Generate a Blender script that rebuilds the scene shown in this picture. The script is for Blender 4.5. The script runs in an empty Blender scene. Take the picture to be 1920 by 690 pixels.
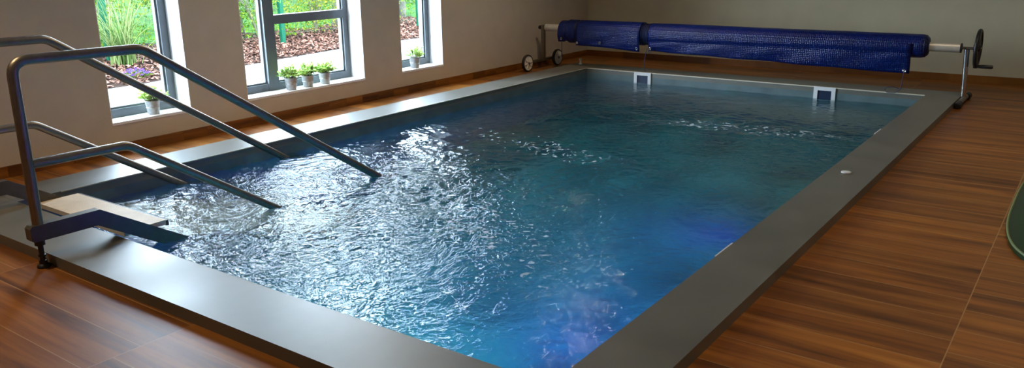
import bpy, bmesh, math, random
import numpy as np
from mathutils import Vector, Matrix
random.seed(7)
C = bpy.context.scene.collection
PI = math.pi

# ------------------------------------------------------------------ materials
def mat(name):
    m = bpy.data.materials.new(name); m.use_nodes = True
    nt = m.node_tree; b = nt.nodes['Principled BSDF']
    return m, nt, b
def N(nt, t, **k):
    n = nt.nodes.new(t)
    for a, v in k.items():
        if hasattr(n, a) and a not in ('Scale',): setattr(n, a, v)
        else: n.inputs[a].default_value = v
    return n
def lk(nt, a, b): nt.links.new(a, b)
def simple(name, col, rough=.5, metal=0, noise=.0, nscale=20, bump=0, bscale=60, spec=None, coat=0):
    m, nt, b = mat(name)
    b.inputs['Roughness'].default_value = rough; b.inputs['Metallic'].default_value = metal
    if spec is not None: b.inputs['Specular IOR Level'].default_value = spec
    if coat: b.inputs['Coat Weight'].default_value = coat; b.inputs['Coat Roughness'].default_value = .1
    tc = N(nt, 'ShaderNodeTexCoord')
    nz = N(nt, 'ShaderNodeTexNoise'); nz.inputs['Scale'].default_value = nscale; nz.inputs['Detail'].default_value = 5
    lk(nt, tc.outputs['Object'], nz.inputs['Vector'])
    rp = N(nt, 'ShaderNodeValToRGB')
    rp.color_ramp.elements[0].position = .3; rp.color_ramp.elements[1].position = .7
    rp.color_ramp.elements[0].color = (*[c * (1 - noise) for c in col], 1)
    rp.color_ramp.elements[1].color = (*[min(1, c * (1 + noise)) for c in col], 1)
    lk(nt, nz.outputs['Fac'], rp.inputs['Fac']); lk(nt, rp.outputs['Color'], b.inputs['Base Color'])
    if bump:
        n2 = N(nt, 'ShaderNodeTexNoise'); n2.inputs['Scale'].default_value = bscale
        lk(nt, tc.outputs['Object'], n2.inputs['Vector'])
        bp = N(nt, 'ShaderNodeBump'); bp.inputs['Strength'].default_value = bump; bp.inputs['Distance'].default_value = .01
        lk(nt, n2.outputs['Fac'], bp.inputs['Height']); lk(nt, bp.outputs['Normal'], b.inputs['Normal'])
    return m

M = {}
M['plaster'] = simple('plaster', (.56, .48, .385), .85, noise=.04, nscale=6, bump=.15, bscale=160)
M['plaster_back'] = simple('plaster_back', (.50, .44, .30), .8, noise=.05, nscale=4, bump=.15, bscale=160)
M['white_paint'] = simple('white_paint', (.86, .86, .88), .6, noise=.02)
M['ceiling'] = simple('ceiling_paint', (.62, .58, .52), .9, noise=.02)
M['alu'] = simple('grey_window_aluminium', (.15, .17, .18), .45, metal=.1, noise=.06)
M['steel'] = simple('brushed_stainless', (.26, .225, .185), .42, metal=1, noise=.10, nscale=30, bump=.05, bscale=200)
M['dark_steel'] = simple('dark_stringer_metal', (.085, .075, .062), .45, metal=.3, noise=.10, nscale=18)
M['chrome'] = simple('polished_steel', (.62, .62, .62), .15, metal=1)
M['alu_tube'] = simple('anodised_tube', (.78, .75, .68), .42, metal=.35, noise=.05)
M['rubber'] = simple('black_rubber', (.012, .012, .013), .6, noise=.2)
M['black_plastic'] = simple('black_plastic', (.012, .012, .014), .4, noise=.2)
M['wheel_white'] = simple('wheel_plastic', (.78, .74, .68), .5, noise=.06)
M['white_plastic'] = simple('white_plastic', (.74, .76, .78), .35, noise=.03)
M['blue_inset'] = simple('dark_inset', (.008, .02, .06), .4)
M['zinc'] = simple('galvanised_zinc', (.50, .50, .49), .45, metal=.55, noise=.25, nscale=45)
M['edge_strip'] = simple('pale_edge_strip', (.55, .50, .40), .5)
M['soil'] = simple('soil', (.04, .027, .018), .95, noise=.4, nscale=60, bump=.6)
M['leaf_a'] = simple('leaf_dark', (.14, .27, .09), .5, noise=.3, nscale=25)
M['leaf_b'] = simple('leaf_light', (.40, .52, .16), .5, noise=.3, nscale=25)
M['cord'] = simple('dark_blue_cord', (.03, .04, .10), .7)
M['bark'] = simple('bark', (.07, .062, .05), .9, spec=.1, noise=.4, nscale=12, bump=.9, bscale=30)
M['stem'] = simple('pale_stem', (.15, .135, .09), .8, spec=.1, noise=.2)
M['green_paint'] = simple('green_post_coating', (.0015, .045, .022), .7, spec=.1)
M['green_foam'] = simple('dark_green_vinyl', (.003, .042, .014), .22, noise=.25, nscale=7)
M['green_rim'] = simple('pale_green_piping', (.16, .22, .09), .5)
M['purple'] = simple('purple_petals', (.10, .045, .30), .7, spec=.05, noise=.2)
M['paving'] = simple('pale_paving', (.068, .076, .088), .8, noise=.06, nscale=2.5, bump=.2, bscale=90)
M['mulch_base'] = simple('mulch_base', (.014, .0075, .005), .95, spec=.05, noise=.5, nscale=30, bump=1, bscale=50)
M['chip_a'] = simple('chip_brown', (.30, .16, .10), .9, noise=.3)
M['chip_b'] = simple('chip_tan', (.58, .40, .30), .9, noise=.3)
M['grass_ground'] = simple('undergrowth', (.012, .04, .003), .95, spec=.05, noise=.5, nscale=5, bump=1, bscale=15)
M['tread'] = simple('cream_tread', (.66, .55, .40), .55, noise=.08, nscale=14, bump=.25, bscale=220)
M['nosing'] = simple('dark_nosing', (.06, .05, .045), .5)
def leafmat(name, c1, c2, tr=.45):
    m, nt, b = mat(name)
    oi = N(nt, 'ShaderNodeNewGeometry')
    rp = N(nt, 'ShaderNodeValToRGB'); rp.color_ramp.elements[0].color = (*c1, 1); rp.color_ramp.elements[1].color = (*c2, 1)
    lk(nt, oi.outputs['Random Per Island'], rp.inputs['Fac'])
    b.inputs['Roughness'].default_value = .7; b.inputs['Specular IOR Level'].default_value = .08
    lk(nt, rp.outputs['Color'], b.inputs['Base Color'])
    t = N(nt, 'ShaderNodeBsdfTranslucent'); lk(nt, rp.outputs['Color'], t.inputs['Color'])
    mx = N(nt, 'ShaderNodeMixShader'); mx.inputs[0].default_value = tr
    out = nt.nodes['Material Output']
    lk(nt, b.outputs[0], mx.inputs[1]); lk(nt, t.outputs[0], mx.inputs[2]); lk(nt, mx.outputs[0], out.inputs['Surface'])
    return m
M['pot_leaf'] = leafmat('pot_plant_leaf', (.16, .34, .05), (.85, .95, .36), .5)
M['shrub_bright'] = leafmat('shrub_leaf_bright', (.014, .060, .002), (.15, .21, .012))
M['shrub_mid'] = leafmat('shrub_leaf_mid', (.006, .03, .002), (.08, .14, .012))
M['shrub_yellow'] = leafmat('shrub_leaf_yellow', (.035, .075, .003), (.24, .24, .02))
M['blade'] = leafmat('grass_blade', (.018, .05, .006), (.17, .20, .075))
M['chips'] = leafmat('bark_chip', (.014, .006, .004), (.15, .070, .048), .0)

def wood(name, brick=True, rough=.43, swap=False, tone=1.0):
    m, nt, b = mat(name)
    tc = N(nt, 'ShaderNodeTexCoord'); sx = N(nt, 'ShaderNodeSeparateXYZ'); lk(nt, tc.outputs['Object'], sx.inputs[0])
    # brick coordinates: u = Y (across the planks), v = X (along them)
    def add(o, v):
        a = N(nt, 'ShaderNodeMath', operation='ADD'); lk(nt, o, a.inputs[0]); a.inputs[1].default_value = v; return a.outputs[0]
    cb = N(nt, 'ShaderNodeCombineXYZ')
    lk(nt, add(sx.outputs['Y'], OFFY), cb.inputs['X']); lk(nt, add(sx.outputs['X'], OFFX), cb.inputs['Y'])
    br = N(nt, 'ShaderNodeTexBrick'); br.offset = .5; br.offset_frequency = 2; br.squash = 1
    for k, v in {'Scale': 1, 'Mortar Size': .0026, 'Mortar Smooth': .3, 'Bias': 0, 'Brick Width': .215, 'Row Height': 1.2288}.items():
        br.inputs[k].default_value = v
    br.inputs['Color1'].default_value = (0, 0, 0, 1); br.inputs['Color2'].default_value = (1, 1, 1, 1); br.inputs['Mortar'].default_value = (.5, .5, .5, 1)
    lk(nt, cb.outputs[0], br.inputs['Vector'])
    # per-plank shift of the grain
    mp = N(nt, 'ShaderNodeCombineXYZ')
    rs = N(nt, 'ShaderNodeMath', operation='MULTIPLY'); lk(nt, br.outputs['Color'], rs.inputs[0]); rs.inputs[1].default_value = 13.0
    gx = N(nt, 'ShaderNodeMath', operation='ADD'); lk(nt, sx.outputs['Y' if swap else 'X'], gx.inputs[0]); lk(nt, rs.outputs[0], gx.inputs[1])
    gx2 = N(nt, 'ShaderNodeMath', operation='MULTIPLY'); lk(nt, gx.outputs[0], gx2.inputs[0]); gx2.inputs[1].default_value = .9
    gy = N(nt, 'ShaderNodeMath', operation='MULTIPLY'); lk(nt, sx.outputs['Z' if swap else 'Y'], gy.inputs[0]); gy.inputs[1].default_value = 13
    lk(nt, gx2.outputs[0], mp.inputs['X']); lk(nt, gy.outputs[0], mp.inputs['Y']); lk(nt, rs.outputs[0], mp.inputs['Z'])
    nz = N(nt, 'ShaderNodeTexNoise'); nz.inputs['Scale'].default_value = 1.0; nz.inputs['Detail'].default_value = 7; nz.inputs['Roughness'].default_value = .6; nz.inputs['Distortion'].default_value = .5
    lk(nt, mp.outputs[0], nz.inputs['Vector'])
    rp = N(nt, 'ShaderNodeValToRGB'); e = rp.color_ramp.elements
    e[0].position = .28; e[0].color = (.075, .025, .006, 1); e[1].position = .74; e[1].color = (.43, .17, .028, 1)
    x = e.new(.44); x.color = (.21, .068, .009, 1); x = e.new(.56); x.color = (.31, .11, .014, 1)
    lk(nt, nz.outputs['Fac'], rp.inputs['Fac'])
    # plank tone
    hv = N(nt, 'ShaderNodeHueSaturation'); lk(nt, rp.outputs['Color'], hv.inputs['Color'])
    mr = N(nt, 'ShaderNodeMapRange'); lk(nt, br.outputs['Color'], mr.inputs['Value']); mr.inputs['To Min'].default_value = .78*tone; mr.inputs['To Max'].default_value = 1.15*tone
    lk(nt, mr.outputs[0], hv.inputs['Value'])
    mx = N(nt, 'ShaderNodeMix', data_type='RGBA'); mx.inputs['B'].default_value if False else None
    lk(nt, br.outputs['Fac'], mx.inputs[0]); lk(nt, hv.outputs['Color'], mx.inputs[6]); mx.inputs[7].default_value = (.40, .22, .09, 1)
    lk(nt, (mx.outputs[2] if brick else hv.outputs['Color']), b.inputs['Base Color'])
    b.inputs['Roughness'].default_value = rough; b.inputs['Specular IOR Level'].default_value = .36
    bp = N(nt, 'ShaderNodeBump'); bp.inputs['Strength'].default_value = .12; bp.inputs['Distance'].default_value = .004
    lk(nt, nz.outputs['Fac'], bp.inputs['Height']); lk(nt, bp.outputs['Normal'], b.inputs['Normal'])
    return m
OFFX = .297 + 1.2288 * 20; OFFY = -1.54 + .215 * 40 + .215 * .5
M['wood'] = wood('wood_look_tile')
M['skirt'] = wood('wood_look_skirting', False, .4, tone=.62)
M['skirt_left'] = wood('wood_look_skirting_left', False, .4, swap=True, tone=.75)

def stone():
    m, nt, b = mat('charcoal_satin_stone')
    tc = N(nt, 'ShaderNodeTexCoord')
    nz = N(nt, 'ShaderNodeTexNoise'); nz.inputs['Scale'].default_value = 3.5; nz.inputs['Detail'].default_value = 6
    lk(nt, tc.outputs['Object'], nz.inputs['Vector'])
    rp = N(nt, 'ShaderNodeValToRGB'); rp.color_ramp.elements[0].position = .3; rp.color_ramp.elements[1].position = .72
    rp.color_ramp.elements[0].color = (.105, .10, .08, 1); rp.color_ramp.elements[1].color = (.15, .142, .118, 1)
    lk(nt, nz.outputs['Fac'], rp.inputs['Fac']); lk(nt, rp.outputs['Color'], b.inputs['Base Color'])
    mr = N(nt, 'ShaderNodeMapRange'); mr.inputs['To Min'].default_value = .36; mr.inputs['To Max'].default_value = .47
    lk(nt, nz.outputs['Fac'], mr.inputs['Value']); lk(nt, mr.outputs[0], b.inputs['Roughness'])
    b.inputs['Specular IOR Level'].default_value = 1.0
    n2 = N(nt, 'ShaderNodeTexNoise'); n2.inputs['Scale'].default_value = 40; lk(nt, tc.outputs['Object'], n2.inputs['Vector'])
    bp = N(nt, 'ShaderNodeBump'); bp.inputs['Strength'].default_value = .05; bp.inputs['Distance'].default_value = .003
    lk(nt, n2.outputs['Fac'], bp.inputs['Height']); lk(nt, bp.outputs['Normal'], b.inputs['Normal'])
    return m
M['stone'] = stone()
M['basin'] = simple('pool_liner', (.10, .15, .165), .5, noise=.25, nscale=5)
M['basin_floor'] = simple('pool_liner_floor', (.022, .19, .18), .6, noise=.55, nscale=2.2)

def cover_mat():
    m, nt, b = mat('blue_bubble_cover')
    tc = N(nt, 'ShaderNodeTexCoord')
    vo = N(nt, 'ShaderNodeTexVoronoi'); vo.inputs['Scale'].default_value = 55; vo.inputs['Randomness'].default_value = .25; lk(nt, tc.outputs['Object'], vo.inputs['Vector'])
    nz = N(nt, 'ShaderNodeTexNoise'); nz.inputs['Scale'].default_value = 6; lk(nt, tc.outputs['Object'], nz.inputs['Vector'])
    ad = N(nt, 'ShaderNodeMath', operation='MULTIPLY_ADD'); lk(nt, nz.outputs['Fac'], ad.inputs[0]); ad.inputs[1].default_value = .5
    ml = N(nt, 'ShaderNodeMath', operation='MULTIPLY'); lk(nt, vo.outputs['Distance'], ml.inputs[0]); ml.inputs[1].default_value = -1
    lk(nt, ml.outputs[0], ad.inputs[2])
    bp = N(nt, 'ShaderNodeBump'); bp.inputs['Strength'].default_value = .9; bp.inputs['Distance'].default_value = .007
    lk(nt, ad.outputs[0], bp.inputs['Height']); lk(nt, bp.outputs['Normal'], b.inputs['Normal'])
    rp = N(nt, 'ShaderNodeValToRGB'); rp.color_ramp.elements[0].color = (.002, .005, .050, 1); rp.color_ramp.elements[1].color = (.002, .013, .13, 1)
    lk(nt, nz.outputs['Fac'], rp.inputs['Fac']); lk(nt, rp.outputs['Color'], b.inputs['Base Color'])
    b.inputs['Roughness'].default_value = .30; b.inputs['Specular IOR Level'].default_value = .32
    return m
M['cover'] = cover_mat()
M['cover_dark'] = simple('cover_edge', (.006, .010, .05), .5, noise=.2)

def glass_mat():
    m, nt, b = mat('window_glass'); nt.nodes.remove(b)
    g = N(nt, 'ShaderNodeBsdfGlossy'); g.inputs['Roughness'].default_value = .0
    t = N(nt, 'ShaderNodeBsdfTransparent'); t.inputs['Color'].default_value = (.93, .97, .97, 1)
    f = N(nt, 'ShaderNodeFresnel'); f.inputs['IOR'].default_value = 1.25
    mx = N(nt, 'ShaderNodeMixShader'); ge = N(nt, 'ShaderNodeNewGeometry'); fm = N(nt, 'ShaderNodeMix', data_type='FLOAT')
    lk(nt, ge.outputs['Backfacing'], fm.inputs[0]); lk(nt, f.outputs[0], fm.inputs[2]); fm.inputs[3].default_value = 0   # the pane reflects on the side it is met
    lk(nt, fm.outputs[0], mx.inputs[0]); lk(nt, t.outputs[0], mx.inputs[1]); lk(nt, g.outputs[0], mx.inputs[2])
    lk(nt, mx.outputs[0], nt.nodes['Material Output'].inputs['Surface'])
    return m
M['glass'] = glass_mat()

def emit(name, col, s):
    m, nt, b = mat(name); b.inputs['Base Color'].default_value = (*col, 1)
    b.inputs['Emission Color'].default_value = (*col, 1); b.inputs['Emission Strength'].default_value = s
    return m

# ------------------------------------------------------------------ mesh helpers
def link(name, me, m, parent=None, smooth=False):
    o = bpy.data.objects.new(name, me); C.objects.link(o)
    for mm in (m if isinstance(m, (list, tuple)) else [m]): me.materials.append(mm)
    if smooth:
        me.polygons.foreach_set('use_smooth', [True] * len(me.polygons))
        try: me.set_sharp_from_angle(angle=math.radians(40))
        except Exception: pass
    if parent is not None: o.parent = parent
    return o
def obj(name, bm, m, parent=None, smooth=False, bevel=0):
    if bevel:
        es = [e for e in bm.edges if len(e.link_faces) == 2 and e.calc_face_angle(0) > .6]
        bmesh.ops.bevel(bm, geom=es, offset=bevel, segments=2, affect='EDGES', profile=.6)
    bmesh.ops.recalc_face_normals(bm, faces=bm.faces)
    me = bpy.data.meshes.new(name); bm.to_mesh(me); bm.free()
    o = link(name, me, m, parent, smooth)
    if parent is not None and parent.type == 'EMPTY' or parent is not None:
        # geometry is written in world coordinates: shift into the parent's frame
        off = world_loc(parent)
        me.transform(Matrix.Translation(-off))
    return o
def world_loc(o):
    v = Vector((0, 0, 0))
    while o is not None: v += o.location; o = o.parent
    return v
def box(bm, x0, x1, y0, y1, z0, z1):
    vs = [bm.verts.new(p) for p in ((x0,y0,z0),(x1,y0,z0),(x1,y1,z0),(x0,y1,z0),(x0,y0,z1),(x1,y0,z1),(x1,y1,z1),(x0,y1,z1))]
    for f in ((0,3,2,1),(4,5,6,7),(0,1,5,4),(1,2,6,5),(2,3,7,6),(3,0,4,7)): bm.faces.new([vs[i] for i in f])
def BX(*a):
    bm = bmesh.new(); box(bm, *a); return bm
def fillet(pts, rs, seg=8):
    out = [Vector(pts[0])]
    for i in range(1, len(pts) - 1):
        p, a, b = Vector(pts[i]), Vector(pts[i-1]), Vector(pts[i+1])
        r = rs[i-1] if isinstance(rs, (list, tuple)) else rs
        u = (a - p).normalized(); v = (b - p).normalized()
        s, e = p + u * r, p + v * r
        for k in range(seg + 1):
            t = k / seg; out.append(s * (1-t)**2 + p * 2*t*(1-t) + e * t*t)
    out.append(Vector(pts[-1])); return out
def tube(bm, pts, r, n=16, cap=True, flat=1):
    pts = [Vector(p) for p in pts]; rings = []
    t0 = (pts[1] - pts[0]).normalized()
    ref = Vector((0,0,1)) if abs(t0.z) < .9 else Vector((1,0,0))
    u = t0.cross(ref).normalized()
    for i, p in enumerate(pts):
        if i == 0: t = t0
        elif i == len(pts)-1: t = (pts[i]-pts[i-1]).normalized()
        else: t = ((pts[i]-pts[i-1]).normalized() + (pts[i+1]-pts[i]).normalized()).normalized()
        u = (u - t * u.dot(t)).normalized(); v = t.cross(u)
        rr = r[i] if isinstance(r, (list, tuple)) else r
        rings.append([bm.verts.new(p + (u*math.cos(2*PI*k/n) + v*math.sin(2*PI*k/n)*flat)*rr) for k in range(n)])
    for a, b in zip(rings, rings[1:]):
        for k in range(n): bm.faces.new((a[k], a[(k+1)%n], b[(k+1)%n], b[k]))
    if cap: bm.faces.new(rings[0][::-1]); bm.faces.new(rings[-1])
    return rings
def TB(pts, r, n=16, **k):
    bm = bmesh.new(); tube(bm, pts, r, n, **k); return bm
def lathe(bm, prof, c, axis='z', n=24):
    """prof: (radius, height) list; closed with caps where radius>0 at ends"""
    c = Vector(c); rings = []
    for r, h in prof:
        ring = []
        for k in range(n):
            a = 2*PI*k/n
            p = Vector((r*math.cos(a), r*math.sin(a), h))
            if axis == 'x': p = Vector((h, r*math.cos(a), r*math.sin(a)))
            if axis == 'y': p = Vector((r*math.cos(a), h, r*math.sin(a)))
            ring.append(bm.verts.new(c + p))
        rings.append(ring)
    for a, b in zip(rings, rings[1:]):
        for k in range(n): bm.faces.new((a[k], a[(k+1)%n], b[(k+1)%n], b[k]))
    bm.faces.new(rings[0][::-1]); bm.faces.new(rings[-1])
def LT(prof, c, axis='z', n=24):
    bm = bmesh.new(); lathe(bm, prof, c, axis, n); return bm
def torus(bm, c, R, r, axis='x', n=32, m=10, sx=1):
    c = Vector(c); rings = []
    for i in range(n):
        a = 2*PI*i/n; ring = []
        for j in range(m):
            b = 2*PI*j/m; rr = R + r*math.cos(b); h = r*math.sin(b)*sx
            ring.append(bm.verts.new(c + (Vector((h, rr*math.cos(a), rr*math.sin(a))) if axis == 'x' else Vector((rr*math.cos(a), h, rr*math.sin(a))) if axis == 'y' else Vector((rr*math.cos(a), rr*math.sin(a), h)))))
        rings.append(ring)
    for i in range(n):
        for j in range(m): bm.faces.new((rings[i][j], rings[(i+1)%n][j], rings[(i+1)%n][(j+1)%m], rings[i][(j+1)%m]))
def prism(bm, prof, x0, x1):
    """(y,z) outline extruded along x"""
    a = [bm.verts.new((x0, y, z)) for y, z in prof]; b = [bm.verts.new((x1, y, z)) for y, z in prof]
    n = len(prof); bm.faces.new(a); bm.faces.new(b[::-1])
    for i in range(n): bm.faces.new((a[i], b[i], b[(i+1)%n], a[(i+1)%n]))
def tag(o, label=None, cat=None, group=None, kind=None):
    if label: o['label'] = label
    if cat: o['category'] = cat
    if group: o['group'] = group
    if kind: o['kind'] = kind
    return o
def thing(name, label, cat, loc=(0,0,0), group=None):
    o = bpy.data.objects.new(name, None); C.objects.link(o); o.location = loc; o.empty_display_size = .1
    return tag(o, label, cat, group)
def struct(name, bm, m, parent=None, **k):
    o = obj(name, bm, m, parent, **k)
    if parent is None: o['kind'] = 'structure'
    return o

# ------------------------------------------------------------------ key measures (metres)
XL, XR, YN, YB, ZC = -5.768, 2.6, -1.6, 9.78, 2.62
PX0, PX1, PY0, PY1 = -4.93, -1.291, 1.978, 8.365          # pool inner edges
CX0, CX1, CY0, CY1 = -5.274, -1.011, 1.659, 8.69            # coping outer edges
CT = .055                                                 # coping top
WZ = -.065                                                # water level
DEPTH = -1.35
SILL, WTOP = .226, 2.3
WIN = [(3.04, 3.69), (4.22, 5.58), (6.10, 6.745)]
WX = -5.95                                                # inner face of the window frames

# ------------------------------------------------------------------ room
bm = bmesh.new()
for a in ((XL, XR, YN, CY0+.01), (XL, XR, CY1-.01, YB), (XL, CX0+.01, CY0+.01, CY1-.01), (CX1-.01, XR, CY0+.01, CY1-.01)):
    box(bm, a[0], a[1], a[2], a[3], -.12, 0)
struct('floor', bm, M['wood'])
struct('ceiling', BX(XL-.33, XR+.2, YN-.2, YB+.2, ZC, ZC+.15), M['ceiling'])
# left wall with three window openings
bm = bmesh.new(); ys = [YN-.2] + [v for w in WIN for v in w] + [YB+.2]
for a, b in zip(ys[::2], ys[1::2]): box(bm, XL-.33, XL, a, b, -.12, ZC)
for a, b in WIN:
    box(bm, XL-.33, XL, a, b, -.12, SILL); box(bm, XL-.33, XL, a, b, WTOP, ZC)
bmesh.ops.remove_doubles(bm, verts=bm.verts, dist=1e-4)
struct('wall_left', bm, M['plaster'])
struct('wall_back', BX(XL, XR+.2, YB, YB+.2, -.12, ZC), M['plaster_back'])
struct('wall_right', BX(XR, XR+.2, YN, YB, -.12, ZC), M['plaster'])
struct('wall_near', BX(XL, XR+.2, YN-.2, YN, -.12, ZC), M['plaster'])
struct('baseboard_left', BX(XL, XL+.012, YN, YB, 0, .076), M['skirt_left'], bevel=.003)
struct('baseboard_back', BX(XL+.012, XR, YB-.012, YB, 0, .076), M['skirt'], bevel=.003)
struct('baseboard_right', BX(XR-.012, XR, YN, YB-.012, 0, .076), M['skirt'], bevel=.003)

def window(i, a, b, mull=None, trans=None):
    w = bpy.data.objects.new('window_%d' % i, None); C.objects.link(w); w.location = (WX, (a+b)/2, SILL); w['kind'] = 'structure'
    x0, x1 = WX-.065, WX; fw = .062
    # painted lining of the opening
    bm = bmesh.new()
    box(bm, XL-.30, XL-.002, a, a+.006, SILL+.006, WTOP-.006); box(bm, XL-.30, XL-.002, b-.006, b, SILL+.006, WTOP-.006)
    box(bm, XL-.30, XL-.002, a, b, WTOP-.006, WTOP)
    obj('window_reveal', bm, M['white_paint'], w)
    obj('window_sill', BX(XL-.30, XL+.004, a, b, SILL-.014, SILL+.006), M['white_paint'], w, bevel=.003)
    bm = bmesh.new(); z0, z1 = SILL+.006, WTOP-.006
    box(bm, x0, x1, a+.006, a+.006+fw, z0, z1); box(bm, x0, x1, b-.006-fw, b-.006, z0, z1)
    box(bm, x0, x1, a+.006+fw, b-.006-fw, z0, z0+fw); box(bm, x0, x1, a+.006+fw, b-.006-fw, z1-fw, z1)
    if mull: box(bm, x0, x1+.012, mull-.055, mull+.055, z0, z1)
    obj('window_frame', bm, M['alu'], w)
    # inner glazing bead, a slightly recessed second step
    lights = [(a+.068, b-.068)] if not mull else [(a+.068, mull-.055), (mull+.055, b-.068)]
    for k, (l0, l1) in enumerate(lights):
        s = .016; zz0, zz1 = z0+fw, z1-fw
        bm = bmesh.new()
        box(bm, x0+.01, x1-.018, l0, l0+s, zz0, zz1); box(bm, x0+.01, x1-.018, l1-s, l1, zz0, zz1)
        box(bm, x0+.01, x1-.018, l0+s, l1-s, zz0, zz0+s); box(bm, x0+.01, x1-.018, l0+s, l1-s, zz1-s, zz1)
        obj('glazing_bead', bm, M['alu'], w)
        if trans and k == 1:
            obj('window_transom', BX(x0, x1+.008, l0, l1, trans[0], trans[1]), M['alu'], w, bevel=.004)
            obj('window_pane', BX(x0+.025, x0+.031, l0+.004, l1-.004, zz0+.004, trans[0]), M['glass'], w)
            obj('window_pane', BX(x0+.025, x0+.031, l0+.004, l1-.004, trans[1], zz1-.004), M['glass'], w)
        else:
            obj('window_pane', BX(x0+.025, x0+.031, l0+.004, l1-.004, zz0+.004, zz1-.004), M['glass'], w)
window(1, *WIN[0]); window(2, *WIN[1], mull=4.638, trans=(.805, .883)); window(3, *WIN[2])

# ------------------------------------------------------------------ pool
pool = thing('swimming_pool', 'large rectangular indoor pool with dark grey stone coping set in the wood-look floor', 'swimming pool', ((PX0+PX1)/2, (PY0+PY1)/2, 0))
bm = bmesh.new(); t = .12; zb = 0
box(bm, PX0-t, PX0, PY0-t, PY1+t, DEPTH-t, zb); box(bm, PX1, PX1+t, PY0-t, PY1+t, DEPTH-t, zb)
box(bm, PX0, PX1, PY0-t, PY0, DEPTH-t, zb); box(bm, PX0, PX1, PY1, PY1+t, DEPTH-t, zb)
obj('basin_wall', bm, M['basin'], pool)
obj('basin_floor', BX(PX0, PX1, PY0, PY1, DEPTH-t, DEPTH), M['basin_floor'], pool)
g = .001
for a in ((CX0, CX1, CY0, PY0), (CX0, CX1, PY1, CY1), (CX0, PX0, PY0+g, PY1-g), (PX1, CX1, PY0+g, PY1-g)):
    obj('coping_strip', BX(a[0], a[1], a[2], a[3], zb, CT), M['stone'], pool, bevel=.004)
obj('coping_edge_strip', BX(PX0+.002, PX1-.002, PY1-.005, PY1-.0005, CT-.010, CT+.001), M['edge_strip'], pool)  # thin pale strip along the inner edge of the coping
obj('coping_edge_strip', BX(PX0+.0005, PX0+.005, PY0+.25, PY1-.006, CT-.006, CT+.001), M['edge_strip'], pool)
def skimmer(c, wall):
    # white square surround with a dark slot on the inner wall
    w, top, bot = .105, CT-.002, -.125
    fr = bmesh.new()
    if wall == 'back':
        y0, y1 = c[1]-.016, c[1]+.001
        box(fr, c[0]-w, c[0]-w+.038, y0, y1, bot, top); box(fr, c[0]+w-.038, c[0]+w, y0, y1, bot, top)
        box(fr, c[0]-w+.038, c[0]+w-.038, y0, y1, top-.034, top); box(fr, c[0]-w+.038, c[0]+w-.038, y0, y1, bot, bot+.02)
        f = obj('skimmer_surround', fr, M['white_plastic'], pool, bevel=.003)
        obj('skimmer_flap', BX(c[0]-w+.038, c[0]+w-.038, y0+.01, y1, bot+.02, top-.034), M['blue_inset'], f)
    else:
        x0, x1 = c[0]-.009, c[0]+.001
        box(fr, x0, x1, c[1]-w, c[1]-w+.038, bot, top); box(fr, x0, x1, c[1]+w-.038, c[1]+w, bot, top)
        box(fr, x0, x1, c[1]-w+.038, c[1]+w-.038, top-.03, top); box(fr, x0, x1, c[1]-w+.038, c[1]+w-.038, bot, bot+.02)
        f = obj('skimmer_surround', fr, M['white_plastic'], pool, bevel=.003)
        obj('skimmer_flap', BX(x0+.005, x1, c[1]-w+.038, c[1]+w-.038, bot+.02, top-.03), M['blue_inset'], f)
skimmer((-4.20, PY1), 'back'); skimmer((-2.197, PY1), 'back')
skimmer((PX1, 3.465), 'right'); skimmer((PX1, 6.50), 'right')
# air button on the right coping
obj('air_button', LT([(.026, 0), (.030, .002), (.029, .007), (.022, .009)], (-1.181, 5.145, CT)), M['white_plastic'], pool, smooth=True)
# small white valve on the back left corner of the coping
obj('corner_valve', LT([(.020, 0), (.020, .012), (.010, .016), (.010, .045), (.018, .05), (.018, .066), (.012, .07)], (-5.165, 8.60, CT)), M['white_plastic'], pool, smooth=True)
# underwater lamps on the right wall, plus an added unseen one on the near wall
def uw_lamp(p, sx, col, power, name, ax='x'):
    b = obj('underwater_lamp', LT([(.10, 0), (.10, .012*sx), (.085, .02*sx)], p, ax, 28), M['white_plastic'], pool, smooth=True)
    obj('lamp_lens', LT([(.08, .0205*sx), (.08, .026*sx), (.05, .03*sx)], p, ax, 28), emit('lamp_lens_'+name, col, 2.0), b, smooth=True)
    l = bpy.data.lights.new('pool_lamp_light', 'AREA'); l.shape = 'DISK'; l.size = .16; l.energy = power; l.color = col
    o = bpy.data.objects.new('pool_lamp_light', l); C.objects.link(o)
    if ax == 'x': o.location = (p[0]+.04*sx, p[1], p[2]); o.rotation_euler = (0, -PI/2*sx, 0)
    else: o.location = (p[0], p[1]+.04, p[2]); o.rotation_euler = (PI/2, 0, 0)
uw_lamp((PX1, 3.95, -.40), -1, (.10, .05, 1.0), 24, 'blue')
uw_lamp((PX1, 2.42, -.40), -1, (.10, .05, 1.0), 24, 'blue_near')
uw_lamp((-2.6, PY0, -.55), 1, (.02, .80, .66), 34, 'added_cyan', 'y')  # added out of view under the coping to tint the water teal

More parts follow.
